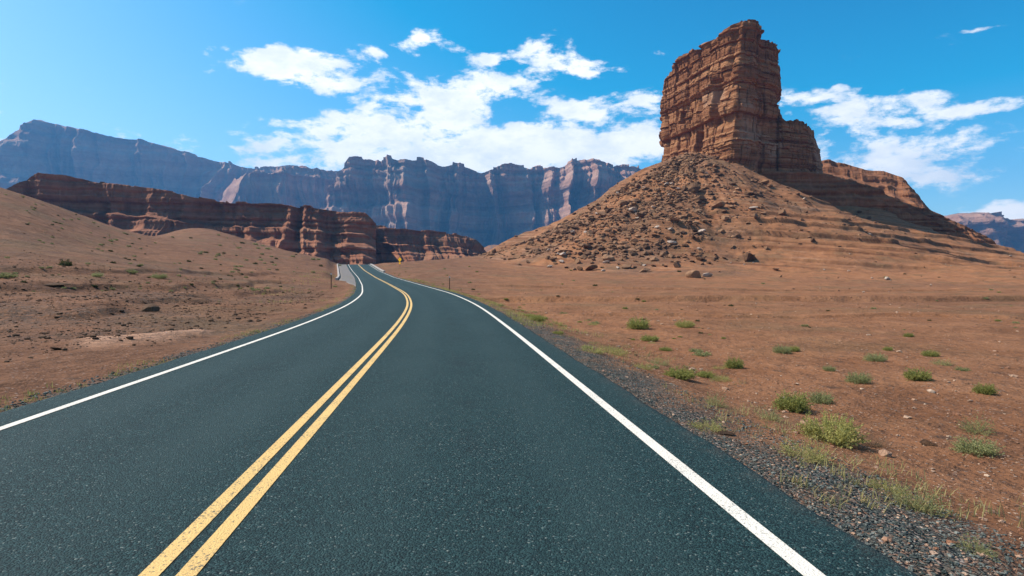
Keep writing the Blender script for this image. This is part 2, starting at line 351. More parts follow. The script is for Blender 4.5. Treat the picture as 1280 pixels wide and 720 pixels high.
    ar, al = off-(HR+MARG), -off-(HL+MARG)
    a = np.maximum(ar, al)
    wide = np.where(ar > al, 3.4, 1.7)+.012*np.maximum(Y-60, 0)
    ap = ss(85, 95, Y)*(1-ss(240, 260, Y))*(al > ar)*3.2                    # paved apron on the left
    w = ss(0, 1, (a-ap)/wide)*np.where(np.abs(off) > 60, 1, 1)
    near = (Y > -60) & (Y < 420)
    under = zr-.07-.0011*np.maximum(Y, 0)*(a < 0)
    z = np.where(near, under*(1-w)+z*w, z)
    return z, off, a, ar, al, px, d, hm
def ground_z(X, Y):
    return float(terrain(np.array([X]), np.array([Y]))[0][0])
def hit(px, py, dmin=3.0, dmax=420.0):
    """first point of the ground on the photo's sight line"""
    d = np.exp(np.linspace(math.log(dmin), math.log(dmax), 420)); X = (px-HX)/F*d
    z = terrain(X, d)[0]; y = HY-(z-CH)/d*F
    i = np.argmax(y <= py)
    if y[i] > py: return None
    if i > 0 and y[i-1] != y[i]:
        f = (y[i-1]-py)/(y[i-1]-y[i]); dd = d[i-1]+(d[i]-d[i-1])*f
    else: dd = d[i]
    X = (px-HX)/F*dd; return X, dd, ground_z(X, dd)

na_f, na_b, nr = 900, 70, 760
lim = math.atan(860/F)
aa = np.concatenate([np.arctan(np.linspace(-860, 860, na_f)/F), np.linspace(lim, 2*math.pi-lim, na_b+2)[1:-1]])
rr = np.concatenate([np.exp(np.linspace(math.log(.8), math.log(12), 125))[:-1], np.exp(np.linspace(math.log(12), math.log(160), 330))[:-1], np.linspace(160, 340, 400)[:-1], np.exp(np.linspace(math.log(340), math.log(5600), 210))])
A_, R_ = np.meshgrid(aa, rr, indexing='ij'); GX, GY = R_*np.sin(A_), R_*np.cos(A_)
gz, off, a, ar, al, gpx, gd, ghm = terrain(GX.ravel(), GY.ravel())
ledge_shade = LEDGE_SHADE[0]; V = np.stack([GX.ravel(), GY.ravel(), gz], -1); nu, nv = GX.shape
V = np.vstack([V, [[0, 0, -.2]]]); fc = grid_faces(nu, nv, True, True)
me = np_mesh('ground', V, fc)
bm = bmesh.new(); bm.from_mesh(me); bm.verts.ensure_lookup_table()
for i in range(nu): bm.faces.new((bm.verts[nu*nv], bm.verts[i*nv+0], bm.verts[((i+1) % nu)*nv])).smooth = True
bm.normal_update(); bm.to_mesh(me); bm.free()
msk = np.zeros((nu*nv+1, 3))
x_, y_ = GX.ravel(), GY.ravel()
gw = (1-ss(.3, 1.5, ar+.7*fbm(x_/1.1, y_/1.1, 0, 3, 40)))*(ar > -1.5)*(1-ss(16, 45, y_))
gwl = (1-ss(.15, .5, al+.2*fbm(x_/.8, y_/.8, 0, 3, 41)))*(al > -1.5)*.8
msk[:-1, 0] = np.maximum(gw, gwl)
msk[:-1, 1] = np.clip(ss(560, 640, gpx)*(.55+.45*ghm)+.08, 0, 1)
lfm = (1-ss(360, 430, gpx))*ss(12, 18, gd)*(1-ss(55, 90, gd))
msk[:-1, 2] = np.clip(lfm*ss(-.1, .35, fbm(x_/7, y_/7, 0, 4, 43)+.05), 0, 1)*.65
talus = ss(.2, .5, ghm)*(1-ss(900, 985, gpx))*ss(-.3, .3, fbm(x_/12, y_/12, 0, 4, 44))
msk[:-1, 2] = np.maximum(msk[:-1, 2], talus*.75)
set_attr(me, 'mask', msk)
sd_ = np.zeros((nu*nv+1, 3)); ux = np.interp(gpx, [60, 130, 200, 265], [13.6, 14.6, 16.2, 18.0])
sd_[:-1, 0] = np.exp(-((gd-ux+.5*fbm(x_/2, y_/2, 0, 3, 48))/.75)**2)*ss(70, 130, gpx)*(1-ss(245, 275, gpx))
sd_[:-1, 1] = (1-ss(1.2, 2.6, al+.5*fbm(x_/2, y_/2, 0, 3, 49)))*(al > -1)
sd_[:-1, 2] = np.clip(ledge_shade, 0, 1)  # third channel: painted ledge shade, not sand
set_attr(me, 'sand_and_shade', sd_)
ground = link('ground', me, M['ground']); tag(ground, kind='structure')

# ------------------------------------------------------------------ road with its paint
ys = np.concatenate([np.arange(-50, 60, .5), np.arange(60, 420, 1.0)])
def road_pt(y, off, dz):
    x, z = road_x(y), road_z(y); h = np.interp(y, _q, RH); c = 1/np.sqrt(1+h*h)
    return np.stack([x+off*c, y-off*c*h, z+dz+0*x], -1)
def strip(name, o0, o1, dz, mat, parent, y0=-50, y1=420, wob=0, thick=0):
    yy = ys[(ys >= y0) & (ys <= y1)]
    if thick:
        e0 = o0+wob*fbm(yy/.9, 0*yy, 0, 4, 60); e1 = o1+wob*fbm(yy/.9, 0*yy, 0, 4, 61)
        cols = [road_pt(yy, e0-.12, -thick), road_pt(yy, e0, dz-.02), road_pt(yy, e0+.05, dz)]
        cols += [road_pt(yy, o0+.1+(o1-o0-.2)*k/40, dz) for k in range(41)]
        cols += [road_pt(yy, e1-.05, dz), road_pt(yy, e1, dz-.02), road_pt(yy, e1+.12, -thick)]
    else: cols = [road_pt(yy, o0, dz), road_pt(yy, o1, dz)]
    Vv = np.stack(cols, 1); o = link(name, np_mesh(name, Vv, grid_faces(Vv.shape[0], Vv.shape[1], False, True)), mat, parent)
    if thick:
        P2 = Vv.reshape(-1, 3); lt = o.data.attributes.new('lat', 'FLOAT', 'POINT'); lt.data.foreach_set('value', road_off(P2[:, 0], P2[:, 1]).astype(np.float32))
    return o
road = strip('road', -HL-MARG, HR+MARG, 0, M['asphalt'], None, wob=.07, thick=.4); tag(road, kind='structure')
strip('edge_line', -HL-.055, -HL+.055, .005, M['white_paint'], road)
strip('edge_line', HR-.06, HR+.06, .005, M['white_paint'], road)
strip('centre_line', -.155, -.045, .005, M['yellow_paint'], road)
strip('centre_line', .045, .155, .005, M['yellow_paint'], road)
yy = np.arange(66, 250, 1.0); wd = 2.7*ss(66, 104, yy)+.02
Vv = np.stack([road_pt(yy, -HL-MARG-.08-wd*k-(.1 if k == 1 else 0), -.02 if k < 1 else -.5) for k in (0, .25, .5, .75, .999, 1)], 1)
ap = link('apron', np_mesh('apron', Vv, grid_faces(len(yy), 6)), M['apron']); tag(ap, kind='structure')
def kerb(o0, o1, y0, y1, label):
    yy = np.arange(y0, y1, 1.0)
    cols = [road_pt(yy, o0, -.8), road_pt(yy, o0, .24), road_pt(yy, o0+.04, .28), road_pt(yy, o1-.04, .28), road_pt(yy, o1, .24), road_pt(yy, o1, -.8)]
    Vv = np.stack(cols, 1); n = Vv.shape[1]; f = grid_faces(len(yy), n, False, True)
    e = (len(yy)-1)*n
    caps = np.array([[0, 1, 4, 5], [1, 2, 3, 4], [e+5, e+4, e+1, e], [e+4, e+3, e+2, e+1]])
    o = link('concrete_kerb', np_mesh('concrete_kerb', Vv, np.vstack([f, caps]), False), M['concrete'])
    tag(o, label, 'kerb')
kerb(-HL-MARG-3.1, -HL-MARG-2.72, 97, 225, 'pale concrete kerb edging the paved apron left of the far road')
kerb(HR+MARG+.02, HR+MARG+.5, 150, 225, 'short pale concrete kerb on the right side of the road crest')

# ------------------------------------------------------------------ cliffs
def resample(P, n):
    P = np.asarray(P, float); s = np.concatenate([[0], np.cumsum(np.linalg.norm(np.diff(P[:, :2], axis=0), axis=1))])
    q = np.linspace(0, s[-1], n); return np.stack([np.interp(q, s, P[:, k]) for k in range(P.shape[1])], -1), q
def cliff(name, pts, mat, nu, nv, run, gull, glen, rough, prof, seed, back, zbot, strata, rimj=1.0, parent=None, lob=.42):
    """a cliff with its plateau: pts = (px, depth, top row); prof = [(fraction down, outward fraction)]"""
    P = []
    for px, d, yt in pts:
        x, y, z = W(px, yt, d); P.append((x, y, z))
    Q, s = resample(P, nu); path = Q[:, :2]
    sm = np.stack([blur(path[:, k], nu/24, 0) for k in (0, 1)], -1)
    tg = np.gradient(sm, axis=0); tg /= np.linalg.norm(tg, axis=1)[:, None]; nrm = np.stack([tg[:, 1], -tg[:, 0]], -1)
    top = Q[:, 2]+rimj*fbm(s/glen*3, 0*s, 0, 5, seed+3)-rimj*.7*(ridged(s/glen*2.2, 0*s, 0, 2, seed+13) < .35)
    h = np.linspace(0, 1, nv); Sg, Hg = np.meshgrid(s, h, indexing='ij')
    zb = zbot; Z = top[:, None]+(zb-top[:, None])*Hg; Ht = (top-zb)[:, None]
    pr = np.interp(Hg, [a for a, b in prof], [b for a, b in prof])
    wz = Z/Ht.mean()
    w = Sg/glen+.25*fbm(Sg/glen*1.5, wz*2.0, 0, 3, seed)
    big = ridged(w, 0*w, 0, 3, seed+1)                   # spurs
    amp = .4+.7*np.clip(Hg*1.25, 0, 1)**.8
    sharp = 1-np.abs(noise(w*3.1, wz*.5, 0, seed+4))*1.7
    fine = fbm(Sg/glen*9, wz*3.5, 0, 4, seed+5)
    big = big+.55*(ridged(w*.37+3, 0*w, 0, 2, seed+15)-.4)
    lobe = ridged(w*3.6+7, wz*.35, 0, 3, seed+14)
    o = run*pr+gull*amp*(big-.5)+gull*.3*amp*sharp+gull*lob*amp*(lobe-.5)+rough*fine
    zz = Z/strata+.35*fbm(Sg/glen*1.2, wz*2, 0, 3, seed+6)
    stp = noise(zz, 0*zz+seed, 0, seed+7)*.6+noise(zz*2.7, 0*zz+seed, 0, seed+8)*.4
    o = o+rough*1.3*np.sign(stp)*np.abs(stp)**.5
    o = o*1.0
    o0 = o[:, :1]
    X = path[:, 0][:, None]+nrm[:, 0][:, None]*(o-o0*0); Y = path[:, 1][:, None]+nrm[:, 1][:, None]*o
    front = np.stack([X, Y, Z], -1)
    kb = 14; f = (np.arange(kb, 0, -1)/kb)**1.6
    bx = X[:, 0][:, None]-nrm[:, 0][:, None]*back*f; by = Y[:, 0][:, None]-nrm[:, 1][:, None]*back*f
    bz = top[:, None]+rimj*1.6*fbm(bx/glen*2, by/glen*2, 0, 3, seed+9)*np.clip(f*8, 0, 1)+0*f
    bk = np.stack([bx, by, bz], -1); bot = bk[:, :1].copy(); bot[..., 2] = zb
    Vv = np.concatenate([bot, bk, front], 1)
    nn = Vv.shape[1]
    # close both ends
    fcs = grid_faces(nu, nn, False, False)
    me = np_mesh(name, Vv, fcs)
    bm = bmesh.new(); bm.from_mesh(me); bm.verts.ensure_lookup_table()
    for k in (0, nu-1):
        ring = [bm.verts[k*nn+j] for j in range(nn)]
        try: bm.faces.new(ring)
        except Exception: pass
    bmesh.ops.recalc_face_normals(bm, faces=bm.faces); bm.to_mesh(me); bm.free()
    return link(name, me, mat, parent)
PR_FAR = [(0, 0), (.06, .02), (.10, .08), (.38, .17), (.42, .24), (.6, .36), (.8, .62), (1, 1)]
PR_RED = [(0, 0), (.05, .0), (.3, .05), (.33, .2), (.46, .27), (.5, .42), (.62, .5), (.66, .64), (.8, .72), (.84, .86), (1, 1)]
PR_STEP = [(0, 0), (.02, .12), (.2, .15), (.22, .32), (.42, .36), (.45, .56), (.7, .61), (.73, .82), (1, 1)]
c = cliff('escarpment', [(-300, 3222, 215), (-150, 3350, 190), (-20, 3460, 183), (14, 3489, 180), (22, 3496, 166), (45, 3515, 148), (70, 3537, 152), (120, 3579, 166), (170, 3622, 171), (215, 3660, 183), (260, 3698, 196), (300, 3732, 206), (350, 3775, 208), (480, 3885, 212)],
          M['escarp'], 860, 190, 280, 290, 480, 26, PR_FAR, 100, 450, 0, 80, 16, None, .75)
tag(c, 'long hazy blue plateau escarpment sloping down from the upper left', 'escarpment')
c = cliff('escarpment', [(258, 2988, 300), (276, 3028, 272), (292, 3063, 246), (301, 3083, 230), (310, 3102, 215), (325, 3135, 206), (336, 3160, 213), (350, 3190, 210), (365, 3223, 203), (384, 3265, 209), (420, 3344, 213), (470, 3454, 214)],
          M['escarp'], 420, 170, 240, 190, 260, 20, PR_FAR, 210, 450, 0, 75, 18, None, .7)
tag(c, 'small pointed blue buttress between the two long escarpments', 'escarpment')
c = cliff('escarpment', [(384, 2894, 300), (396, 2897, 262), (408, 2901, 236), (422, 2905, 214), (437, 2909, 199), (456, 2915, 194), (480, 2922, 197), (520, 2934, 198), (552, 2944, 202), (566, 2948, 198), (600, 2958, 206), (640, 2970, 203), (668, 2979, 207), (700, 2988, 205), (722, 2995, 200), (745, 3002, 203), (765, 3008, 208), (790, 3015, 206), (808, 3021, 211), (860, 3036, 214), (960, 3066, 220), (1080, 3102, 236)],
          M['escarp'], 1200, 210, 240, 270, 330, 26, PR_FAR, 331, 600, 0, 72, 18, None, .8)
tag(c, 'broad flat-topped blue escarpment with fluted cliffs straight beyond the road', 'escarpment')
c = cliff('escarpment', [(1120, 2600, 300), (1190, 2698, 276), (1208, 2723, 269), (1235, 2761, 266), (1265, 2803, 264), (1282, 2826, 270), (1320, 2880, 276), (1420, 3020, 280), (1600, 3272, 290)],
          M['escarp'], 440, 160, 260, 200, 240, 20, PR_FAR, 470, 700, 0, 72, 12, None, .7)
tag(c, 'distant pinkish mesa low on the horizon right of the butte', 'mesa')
c = cliff('mesa_cliff', [(-260, 385, 205), (-80, 407, 222), (0, 417, 236), (16, 419, 226), (45, 423, 213), (75, 426, 217), (140, 435, 228), (215, 444, 240), (270, 451, 249), (300, 455, 252), (350, 461, 252), (400, 467, 260), (440, 472, 262), (457, 474, 265), (464, 475, 270), (470, 476, 276)],
          M['mesa'], 1000, 180, 64, 26, 50, 1.9, PR_RED, 523, 140, -2, 6, 1.6)
tag(c, 'near dark red mesa cliff with scrubby rim left of the road', 'cliff')
c = cliff('mesa_cliff', [(420, 585, 275), (455, 595, 279), (500, 609, 285), (530, 618, 287), (560, 627, 291), (580, 633, 294), (594, 637, 299), (606, 640, 309), (612, 642, 316)],
          M['mesa'], 560, 160, 60, 24, 40, 1.8, PR_RED, 611, 140, -2, 6, 1.4)
tag(c, 'farther red cliff with sunlit ribs beyond the road crest', 'cliff')

# ------------------------------------------------------------------ butte
def loft(name, ring, mat, nu, nv, parent, seed, carve=(), amp=1.0, crack=1.0, taper=None, capj=.85, round_=2):
    """ring: (px_bot, d_bot, px_top, d_top, row_top, z_bot) around the footprint"""
    rb = [(*W(a, HY, b)[:2], zb) for a, b, _, _, _, zb in ring]; rt = [W(c, e, d) for _, _, c, d, e, _ in ring]
    rb.append(rb[0]); rt.append(rt[0]); rb, rt = np.array(rb, float), np.array(rt, float)
    s = np.concatenate([[0], np.cumsum(np.linalg.norm(np.diff(rb[:, :2], axis=0), axis=1))]); q = np.linspace(0, s[-1], nu, endpoint=False)
    B = np.stack([np.interp(q, s, rb[:, k]) for k in range(3)], -1); T = np.stack([np.interp(q, s, rt[:, k]) for k in range(3)], -1)
    def cb(a):
        k = np.exp(-.5*(np.arange(-12, 13)/round_)**2); k /= k.sum(); p = np.concatenate([a[-12:], a, a[:12]]); return np.convolve(p, k, 'valid')
    for a in (B, T):
        for k in (0, 1): a[:, k] = cb(a[:, k])
    tg = np.roll(B[:, :2], -1, 0)-np.roll(B[:, :2], 1, 0); tg = np.stack([cb(cb(tg[:, 0])), cb(cb(tg[:, 1]))], -1); tg /= np.linalg.norm(tg, axis=1)[:, None]
    N = np.stack([tg[:, 1], -tg[:, 0]], -1); cen = B[:, :2].mean(0)
    if ((B[:, :2]-cen)*N).sum() < 0: N = -N
    T[:, 2] += capj*fbm(q/4, 0*q, 0, 4, seed+2)+capj*.8*np.sign(noise(q/3.2, 0*q, 0, seed+3))
    v = np.linspace(0, 1, nv)[None, :, None]
    Pm = B[:, None, :]*(1-v)+T[:, None, :]*v; Z = Pm[..., 2]; Sg = np.repeat(q[:, None], nv, 1)
    per = s[-1]; ang = Sg/per*2*math.pi; cx, cy = np.cos(ang)*per/6.28, np.sin(ang)*per/6.28      # periodic noise domain
    zt = Z+.8*fbm(cx/18, cy/18, Z/18, 3, seed)
    q2 = np.random.default_rng(seed); th = q2.gamma(1.4, .85, 260)+.28; edg = np.cumsum(th)
    zw = zt+.22*noise(cx/2.5, cy/2.5, 0, seed+40); li = np.searchsorted(edg, np.clip(zw-20, 0, edg[-1]-1))
    frac = (np.clip(zw-20, 0, None)-np.concatenate([[0], edg])[li])/th[np.minimum(li, 259)]
    st = (q2.normal(size=262)*.74)[li]+.30*np.sqrt(np.clip(1-(2*frac-1)**2, 0, 1))
    bw = q2.uniform(2.2, 9, 262)[li]; bi = np.floor((Sg+q2.uniform(0, 9, 262)[li])/bw); blk = _h(bi, li.astype(float), 0*bi, seed+41)*.5
    big_ = noise(zt/7.5, 0*zt, 0, seed+42); st = st+1.1*np.sign(big_)*np.abs(big_)**.6
    cr = -np.clip(.2-np.abs(noise(cx/9+.06*st, cy/9, Z/60, seed+21)), 0, 1)*9
    cr2 = -np.clip(.16-np.abs(noise(cx/3.2, cy/3.2, Z/14, seed+22)), 0, 1)*5
    o = amp*(.72*st+blk+1.0*fbm(cx/18, cy/18, Z/22, 3, seed+24)+.28*fbm(cx/2.0, cy/2.0, Z/1.4, 3, seed+25))+crack*(cr+cr2)
    o = o-amp*1.2*ss(.93, 1.0, v[..., 0])*(.4+.6*noise(cx/3, cy/3, 0, seed+26))
    for (px, py, hw, hh, dep) in carve:
        ppx = HX+F*Pm[..., 0]/Pm[..., 1]; ppy = HY-F*(Z-CH)/Pm[..., 1]; fr = (N[:, 1] < .2)[:, None]
        o = o-fr*dep*(1-ss(.75, 1.1, np.abs(ppx-px)/hw))*(1-ss(.8, 1.1, np.abs(ppy-py)/hh))
    Pm[..., 0] += N[:, 0][:, None]*o; Pm[..., 1] += N[:, 1][:, None]*o
    # rugged top
    tc = Pm[:, -1].mean(0); caps = []
    rim = Pm[:, -1]
    axis = np.array([cb(cb(rim[:, 0])), cb(cb(rim[:, 1]))]).T
    for f in (.06, .14, .25, .4, .6, .8, .97):
        c = rim*(1-f)+tc*f; zz = rim[:, 2]*(1-f)+tc[2]*f; c[:, 2] = zz+capj*1.3*fbm(c[:, 0]/4, c[:, 1]/4, 0, 3, seed+30)*min(1, f*5)-.4; caps.append(c)
    Vv = np.concatenate([Pm, np.stack(caps, 1)], 1)
    return link(name, np_mesh(name, Vv, grid_faces(nu, Vv.shape[1], True, True), False), mat, parent)
bx, by, _ = W(905, HY, 315)
def top(px, d, y): return (px, d, y)
butte = link('butte', bpy.data.meshes.new('butte'), M['tower']) if False else empty('sandstone_butte', (0, 0, 0))
tag(butte, 'towering red layered sandstone butte crowning the rubble slope right of the road', 'butte')
loft('tower', [
    (824, 345, 829, 345, 100, 40), (850, 327, 851, 327, 72, 40), (872, 311, 872, 311, 60, 40), (890, 298, 893, 297, 48, 40), (902, 289, 914, 288, 34, 40),
    (909, 284, 929, 284, 24, 40), (926, 284, 944, 286, 26, 40), (944, 288, 951, 291, 33, 40), (948, 293, 952, 293, 50, 40), (962, 295, 965, 296, 50, 40),
    (974, 299, 971, 299, 56, 40), (975, 318, 974, 312, 62, 40), (960, 350, 958, 345, 75, 40), (905, 380, 905, 372, 85, 40), (850, 376, 850, 368, 92, 40), (826, 362, 830, 360, 100, 40)],
    M['tower'], 1000, 420, butte, 700, [(853, 147, 3.4, 8, 5), (863, 146, 3.2, 9, 5), (872, 178, 5, 13, 4.5), (896, 128, 5, 30, 2.2)], capj=.5)
loft('shoulder', [
    (935, 300, 940, 302, 138, 38), (950, 294, 952, 297, 140, 38), (985, 292, 984, 297, 147, 38), (1012, 296, 1003, 301, 152, 36), (1033, 304, 1012, 308, 158, 34), (1040, 315, 1015, 316, 162, 34),
    (1038, 335, 1015, 332, 165, 36), (1000, 352, 996, 346, 160, 38), (955, 350, 955, 345, 155, 38)],
    M['tower'], 560, 220, butte, 760, (), .9, .9)
PR_SHELF = [(0, 0), (.05, .02), (.09, .14), (.16, .16), (.21, .31), (.29, .34), (.35, .50), (.45, .54), (.52, .7), (.65, .75), (.72, .88), (1, 1)]
def bench(pts, zbot, seed, back, run, gull, gl, st, mat='ledge', ro=.9, rim=.6, pf=None):
    return cliff('ledge', pts, M[mat], 460, 90, run, gull, gl, ro, pf or PR_STEP, seed, back, zbot, st, rim, butte)
bench([(925, 303, 218), (950, 296, 211), (985, 293, 213), (1030, 296, 217), (1065, 296, 224), (1100, 296, 236), (1135, 297, 258), (1165, 296, 276), (1195, 294, 291), (1215, 294, 303)], 14, 811, 60, 9, 2.2, 22, 2.4)
bench([(1010, 440, 204), (1036, 434, 199), (1060, 430, 205), (1082, 425, 212), (1105, 421, 214), (1128, 416, 222), (1142, 413, 236), (1158, 410, 258), (1172, 407, 276)], 6, 831, 70, 105, 9, 40, 3.6, pf=PR_SHELF)
bench([(1120, 318, 250), (1160, 312, 261), (1185, 309, 272), (1210, 307, 284), (1232, 306, 295), (1243, 305, 302), (1250, 305, 312), (1254, 306, 326)], -3, 851, 60, 24, 4, 22, 2.2, pf=PR_SHELF)

# ------------------------------------------------------------------ rocks
def rock_mesh(name, sub, seed, flat=1.0, cuts=12):
    r = np.random.default_rng(seed); bm = bmesh.new(); bmesh.ops.create_icosphere(bm, subdivisions=sub, radius=1)
    v = np.array([x.co[:] for x in bm.verts])
    for _ in range(cuts):
        n = r.normal(size=3); n /= np.linalg.norm(n); k = r.uniform(.42, .8); dd = v@n; m = dd > k; v[m] -= np.outer(dd[m]-k, n)
    v *= np.array([1.0, r.uniform(.65, .95), flat*r.uniform(.55, .85)])/.75
    if sub > 1: v += .05*np.stack([noise(v[:, 0]*3, v[:, 1]*3, v[:, 2]*3, seed+i) for i in range(3)], -1)
    for x, c in zip(bm.verts, v): x.co = c
    me = bpy.data.meshes.new(name); bm.to_mesh(me); bm.free()
    return me
ROCKS = [rock_mesh('boulder', 3, 900+i, (1.0, .6, .8, .45)[i % 4], 9+i % 5) for i in range(12)]
for m in ROCKS: m.materials.append(M['boulder'])
PALE = [rock_mesh('boulder', 3, 950+i, .6) for i in range(3)]
for m in PALE: m.materials.append(M['pale_rock'])
DARK = [rock_mesh('boulder', 3, 970+i, .7) for i in range(4)]
for m in DARK: m.materials.append(M['dark_rock'])
def put(me, name, loc, s, rot, label, cat, group=None):
    o = bpy.data.objects.new(name, me); COL.objects.link(o); o.location = loc; o.scale = s if isinstance(s, tuple) else (s, s, s); o.rotation_euler = rot
    return tag(o, label, cat, group)
def boulder(px, py, w, label, group=None, pool=ROCKS, k=None, sink=.12, hgt=1.0):
    h = hit(px, py, 4)
    if h is None: return
    s = w/F*h[1]/2*.95; k = random.randrange(len(pool)) if k is None else k
    return put(pool[k], 'boulder', (h[0], h[1], h[2]+s*(.55*hgt-sink)), (s, s, s*hgt), (random.uniform(-.3, .3), random.uniform(-.3, .3), random.uniform(0, 6.28)), label, 'boulder', group)
boulder(935, 326, 22, 'blocky dark boulder standing alone below the butte on orange ledges', k=0, hgt=1.15)
boulder(868, 347, 19, 'squat dark boulder on the bare flat beside a pale slab', k=2, hgt=1.2)
boulder(884, 346, 12, 'small pale slab lying right against the squat dark boulder', pool=PALE, k=0)
boulder(806, 340, 14, 'flat dark slab lying at the foot of the rubble slope, left of the squat boulder', k=3)
boulder(725, 338, 9, 'small lone rock on the flat below the rubble slope')
boulder(760, 326, 16, 'light brown slab resting near the bottom edge of the rubble', k=1)
boulder(970, 338, 8, 'small tan rock right of the blocky lone boulder')
boulder(1109, 350, 8, 'small pale rock alone on the open slope below the dark ledges', pool=PALE, k=1)
boulder(983, 500, 16, 'pale flat rock between two green shrubs near the road', pool=PALE, k=2, hgt=.6)
boulder(1160, 556, 20, 'flat reddish rock on bare dirt left of a grey-green shrub', k=3, hgt=.7)
boulder(905, 542, 26, 'dark flat rock slab at the gravel edge of the road shoulder', pool=DARK, k=1, hgt=.35)
boulder(800, 270, 13, 'large grey block jutting from the upper middle of the rubble', k=2)
boulder(840, 305, 12, 'pale square block in the lower middle of the rubble slope', pool=PALE, k=0)
boulder(940, 262, 14, 'pale flat boulder high on the slope under the tower', pool=PALE, k=1, hgt=.6)
boulder(1087, 294, 8, 'small pale rock on the smooth slope under the long dark ledge', pool=PALE, k=2)
boulder(188, 389, 22, 'dark overhanging rock in the broken bench on the left bank', pool=DARK, k=0)
h_ = hit(62, 357, 4); s_ = 42/F*h_[1]/2
put(DARK[2], 'boulder', (h_[0], h_[1], h_[2]+.05*s_), (s_, s_*.45, s_*.2), (.1, -.02, .05), 'long low black slab in place of ledge shadow on the left hillside', 'boulder')  # dark slab put in for the shadow under a low ledge
boulder(73, 437, 15, 'small dark stone on the left bank nearest the road', pool=DARK, k=3, hgt=.5)
boulder(56, 417, 10, 'little dark stone above the lowest stone on the left bank', pool=DARK, k=1, hgt=.5)
G1 = 'boulders scattered over the talus slope'
cnt = 0; spots = []
def talus_density(px, py):
    # rubble fan: thickest on the left half of the cone
    top_ = np.interp(px, [560, 600, 650, 700, 750, 800, 850, 875, 920, 980, 1040], [322, 316, 303, 281, 252, 218, 196, 192, 214, 232, 262])
    bot = np.interp(px, [560, 640, 720, 800, 860, 920, 980, 1040], [326, 332, 338, 342, 338, 325, 312, 300])
    if py < top_+1 or py > bot: return 0
    d = .25+1.0*math.exp(-((px-775)/95)**2)
    if px > 880: d *= .55
    if px > 960: d *= .4
    return d
n_try = 0
while cnt < 240 and n_try < 20000:
    n_try += 1
    px, py = random.uniform(575, 1040), random.uniform(190, 345)
    if random.random() > talus_density(px, py): continue
    w = min(19, 3.2+random.paretovariate(1.9)*2.3)
    if any((px-a)**2+(2*(py-b))**2 < ((w+c)*.36)**2 for a, b, c in spots): continue
    if boulder(px, py, w, 'angular brown boulder lying in the rubble of the talus slope', G1, ROCKS if random.random() < .9 else PALE): cnt += 1; spots.append((px, py, w))
G2 = 'dark stones on the left bank'
for _ in range(70):
    u = random.gauss(0, 1); px = min(330, max(5, 165+u*75)); py = 372+random.gauss(0, 1)*9+.16*(px-165)+(8 if px < 120 else 0)
    boulder(px, py, random.uniform(2, 5.5), 'dark broken stone in the rocky bench on the left bank', G2, DARK, hgt=.6)
G3 = 'loose rocks on the right flat'
for _ in range(40):
    px, py = random.uniform(880, 1280), random.uniform(312, 366)
    boulder(px, py, random.uniform(1.6, 4), 'tiny loose rock on the bare ledges below the butte', G3, ROCKS if random.random() < .6 else PALE)
def rock_soup(name, pts, sizes, mat, sub=1, nproto=10, seed=0, flat=.8):
    protos = []
    for i in range(nproto):
        m = rock_mesh('tmp', sub, seed+i, flat, 8); v = np.array([x.co[:] for x in m.vertices]); f = np.array([p.vertices[:] for p in m.polygons]); protos.append((v, f)); bpy.data.meshes.remove(m)
    Vs, Fs, n = [], [], 0
    for (x, y, z), s in zip(pts, sizes):
        v, f = protos[rng.integers(nproto)]; a = rng.uniform(0, 6.28); c_, s_ = math.cos(a), math.sin(a)
        v2 = np.stack([v[:, 0]*c_-v[:, 1]*s_, v[:, 0]*s_+v[:, 1]*c_, v[:, 2]], -1)*s+np.array([x, y, z+s*.22])
        Vs.append(v2); Fs.append(f+n); n += len(v)
    o = link(name, np_mesh(name, np.vstack(Vs), np.vstack(Fs), False), mat); tag(o, kind='stuff'); return o
# small rubble of the fan
pp, sz = [], []
th = rng.uniform(-3.2, .2, 30000); Dd = rng.uniform(4, 112, 30000)
X = 88+Dd*np.cos(th); Y = 303+Dd*np.sin(th); zt_ = terrain(X, Y)[0]
for x, y, z in zip(X, Y, zt_):
    px, py = HX+F*x/y, HY-F*(z-CH)/y
    q = talus_density(px, py)
    if rng.random() < q*.8*(.25+1.2*max(0, .45+fbm(x/9, y/9, 0, 2, 88)))+.02*(px < 1050): pp.append((x, y, z)); sz.append(min(1.5, .3*(1+rng.pareto(2.2))))
rock_soup('talus_rubble', pp, sz, M['boulder'], 1, 12, 1200, .7)
# gravel along the right shoulder and edges
def shoulder_pts(n, y0, y1, o0, o1, right=True, p=2.0):
    y = y0+(y1-y0)*rng.random(n)**p; o = o0+(o1-o0)*rng.random(n)**1.3
    o = (HR+MARG+o) if right else -(HL+MARG+o)
    P_ = np.array(road_pt(y, o, 0)); z = terrain(P_[:, 0], P_[:, 1])[0]; return np.stack([P_[:, 0], P_[:, 1], z], -1)
g = shoulder_pts(15000, 2.2, 26, -.03, 1.45); rock_soup('shoulder_gravel', g, rng.uniform(.004, .0135, len(g))*(1+.9*(rng.random(len(g)) > .95)), M['gravel'], 1, 8, 1300)
g = shoulder_pts(5200, 2.2, 24, .1, 4.5); rock_soup('red_pebbles', g, rng.uniform(.004, .014, len(g))*(1+1.5*(rng.random(len(g)) > .95)), M['red_gravel'], 1, 8, 1320, .6)
g = shoulder_pts(2200, 5, 30, .0, .5, False); rock_soup('edge_gravel', g, rng.uniform(.008, .025, len(g)), M['gravel'], 1, 8, 1340)
g = shoulder_pts(11000, 9, 60, 2.6, 26, False, 1.0); rock_soup('bank_pebbles', g, .014+.016*rng.pareto(2.5, len(g)).clip(0, 5), M['dark_rock'], 1, 8, 1360, .6)
